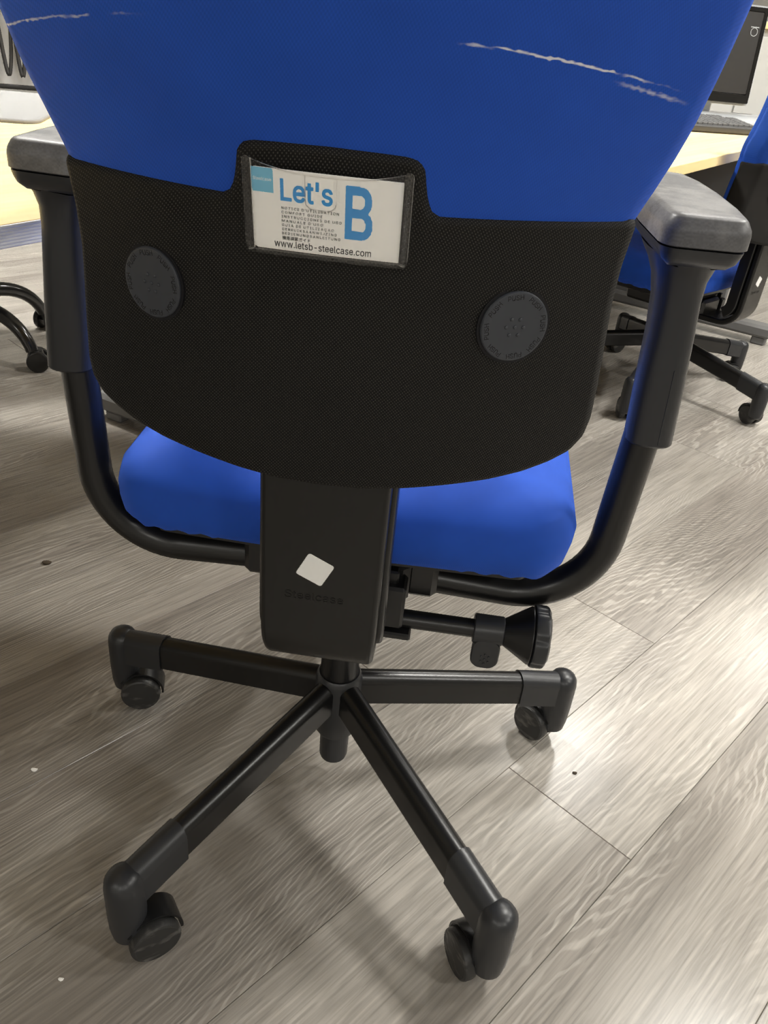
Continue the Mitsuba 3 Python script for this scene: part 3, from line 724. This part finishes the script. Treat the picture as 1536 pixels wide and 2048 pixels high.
def monitor(o, ang, z):
    w = T().translate([o[0], o[1], z]).rotate([0, 0, 1], math.degrees(ang))
    W_, H_ = .48, .285
    tilt = T().translate([0, 0, .074]).rotate([1, 0, 0], -6)
    put('monitor__screen', mikit.ply(box(W_ - .02, .006, H_ - .04, (0, -.0095, H_ / 2 + .008), .001), 'm_screen'), w @ tilt)
    fr_ = sg.box(-W_ / 2, 0, W_ / 2, H_).difference(sg.box(-W_ / 2 + .012, .026, W_ / 2 - .012, H_ - .012))
    m = trimesh.creation.extrude_polygon(rounded(fr_, .003), .022, engine='earcut'); v = np.array(m.vertices); m.vertices = np.column_stack([v[:, 0], v[:, 2] - .0155, v[:, 1]]); m.invert()
    put('monitor__bezel', mikit.ply(m, 'm_gloss_black'), w @ tilt)
    put('monitor__rear_shell', mikit.ply(pad(rounded(sg.box(-W_ / 2 - .009, -.006, W_ / 2 + .009, H_ + .007), .008), [(0, 0), (0, .012), (.02, .035), (.05, .04)], .01), 'm_silver', smooth=35), w @ tilt @ T().translate([0, -.002, 0]).rotate([1, 0, 0], 90) @ T().scale([1, 1, -1]))
    put('monitor__lettering', mikit.ply(cat(box(.030, .0006, .003, (0, 0, .018)), *[moved(trimesh.creation.annulus(.011, .013, .0006, transform=trimesh.transformations.rotation_matrix(math.pi / 2, [1, 0, 0])), (0, 0, .004))]), 'm_silver'), w @ tilt @ T().translate([W_ / 2 - .035, -.013, H_ - .075]))
    foot = pad(rounded(sg.box(-.02, -.07, .42, .14), .05), [(0, 0), (0, .012), (.004, .020), (.03, .034), (.055, .040)], .008)
    put('monitor__stand', mikit.ply(cat(foot, moved(box(.10, .03, .12, bevel=.008), (.10, .07, .09))), 'm_silver', smooth=35), w)
    tag('monitor', 'black computer monitor with silver edge and silver stand on the right-hand desk', 'monitor')
monitor((.763, 2.44), math.radians(15), ZD)

# pale cabinet with wooden top behind the monitor
cb = T().translate([1.35, 3.75, 0]).rotate([0, 0, 1], 10)
put('storage_cabinet__body', mikit.ply(box(1.2, .44, 1.02, (.3, .24, .53), .003), 'm_pale_grey'), cb)
put('storage_cabinet__plinth', mikit.ply(box(1.16, .40, .02, (.3, .24, .01)), 'm_desk_grey'), cb)
put('storage_cabinet__top', mikit.ply(box(1.24, .48, .03, (.3, .23, 1.055), .002), 'm_wood'), cb)
for i in range(5):
    put('storage_cabinet__door', mikit.ply(box(.228, .018, .96, (-.177 + .238 * i, .010, .53), .002), 'm_pale_grey'), cb)
tag('storage_cabinet', 'pale grey cabinet with wooden top standing behind the monitor', 'cabinet')

# ------------------------------------------------------------------ things on the left-hand desk
mt = pad(rounded(sg.box(0, 0, .46, .34), .03), [(.001, 0), (0, .0015), (0, .004), (.002, .006), (.010, .006), (.013, .0045)], .008)
put('desk_mat', mikit.ply(mt, 'm_mat', smooth=35), T().translate([-.655, .655, ZD]).rotate([0, 0, 1], 105))
tag('desk_mat', 'pale grey flat mat with a raised rim on the yellow desk', 'desk mat')

# ------------------------------------------------------------------ black swivel chair beyond the left-hand desk (its feet show under the desk)
CB = np.array([-1.315, 1.290])
ch = 'swivel_chair'
cw = T().translate([float(CB[0]), float(CB[1]), 0])
put(ch + '__hub', mikit.ply(lathe([(0, .08), (.03, .08), (.034, .10), (.034, .15), (.028, .158), (0, .158)], 28), 'm_gloss_black', smooth=30), cw)
put(ch + '__column', mikit.ply(lathe([(0, .06), (.02, .06), (.024, .15), (.024, .24), (.014, .245), (.014, .40), (0, .40)], 24), 'm_gloss_black', smooth=30), cw)
a0 = math.radians(-14.3)
for k in range(5):
    a = a0 + math.radians(72 * k); u = np.array([math.cos(a), math.sin(a), 0])
    pth = smooth_path([(0, 0, .120), (.10, 0, .146), (.18, 0, .142), (.240, 0, .115), (.276, 0, .075), (.285, 0, .054)], 28)
    pth = np.array([u * p[0] + np.array([0, 0, p[2]]) for p in pth])
    put(ch + '__leg', mikit.ply(tube(pth, np.linspace(.024, .0165, 28), 16), 'm_gloss_black', smooth=50), cw)
    cdir = np.array([math.cos(.4 + k), math.sin(.4 + k), 0]); nd = np.array([-cdir[1], cdir[0], 0])
    cc = u * .285 + cdir * .012
    for s_ in (-1, 1):
        wm = wheel_mesh(); wm.apply_scale(1.05)
        put(ch + '__wheel', mikit.ply(moved(basis(wm, nd * s_, cdir), (cc[0] + nd[0] * s_ * .019, cc[1] + nd[1] * s_ * .019, .0293)), 'm_plastic', smooth=35), cw)
    hd = moved(lathe([(0, .03), (.016, .03), (.018, .045), (.014, .058), (0, .060)], 20), (cc[0], cc[1], 0))
    put(ch + '__caster_body', mikit.ply(hd, 'm_plastic', smooth=35), cw)
sp = pad(rounded(sg.box(-.23, -.22, .23, .22), .07), [(.04, .41), (.01, .42), (0, .44), (.004, .465), (.03, .48)], .01)
put(ch + '__seat', mikit.ply(sp, 'm_plastic', smooth=40), cw)
put(ch + '__mechanism', mikit.ply(box(.16, .2, .04, (0, 0, .40), .006), 'm_plastic'), cw)
tag(ch, 'black swivel chair with glossy curved legs under the left-hand desk', 'office chair')

# cables, box on the left-hand desk
bx_at, bx_rot = (-1.075, 1.235), 22
bxw = T().translate([bx_at[0], bx_at[1], ZD]).rotate([0, 0, 1], bx_rot)
put('document_box__body', mikit.ply(box(.34, .16, .15, (0, 0, .075), .004), 'm_paper'), bxw)
put('document_box__lid', mikit.ply(box(.352, .172, .04, (0, 0, .168), .004), 'm_paper'), bxw)
tag('document_box', 'cream box with a lid behind the cables on the yellow desk', 'box')
cm = []
for k in range(7):                            # loops of cable hung over the front edge of the box lid
    rr = random.Random(40 + k)
    x, w, low = -.06 + .030 * k, .016 + .02 * rr.random(), .012 + .03 * rr.random()
    y = -.096 - .006 * (k % 3)
    cm.append(tube(smooth_path([(x, -.03, .194), (x, -.075, .196), (x, y, .185), (x + .003, y - .004, .10), (x + w * .5, y - .010, low), (x + w, y - .004, .10), (x + w + .004, y, .185), (x + w + .004, -.075, .196), (x + w, -.03, .194)], 60), .0042, 8))
cm.append(tube(smooth_path([(-.16, -.112, .0052), (-.05, -.120, .0052), (.05, -.118, .0052), (.16, -.125, .0052)], 30), .005, 8))
put('cable_bundle', mikit.ply(cat(*cm), 'm_cable', smooth=True), bxw)
tag('cable_bundle', 'looped black cables hanging over the cream box on the yellow desk', 'cables')

# crumbs on the floor
def crumb(key, x, y, r, label, m='m_crumb'):
    s = trimesh.creation.icosphere(2, r); v = np.array(s.vertices)
    v *= (0.7 + 0.6 * meshkit.noise(v / r * 1.3 + 5))[:, None]; v[:, 2] *= .5; v[:, 2] -= v[:, 2].min()
    v[:, 0] *= 1.5; s.vertices = v
    put(key, mikit.ply(s, m, smooth=True), T().translate([x, y, 0])); tag(key, label, 'crumb')
crumb('crumb', -.592, .372, .0055, 'brown crumb of dirt on the floor left of the chair')
crumb('crumb_001', .345, .062, .0022, 'tiny dark crumb on the floor right of the right-hand caster')
crumb('crumb_002', -.392, -.075, .0030, 'tiny pale crumb in the chair shadow on the left floor', 'm_paper')
crumb('crumb_003', -.235, -.330, .0020, 'tiny white crumb on the floor left of the front caster', 'm_paper')
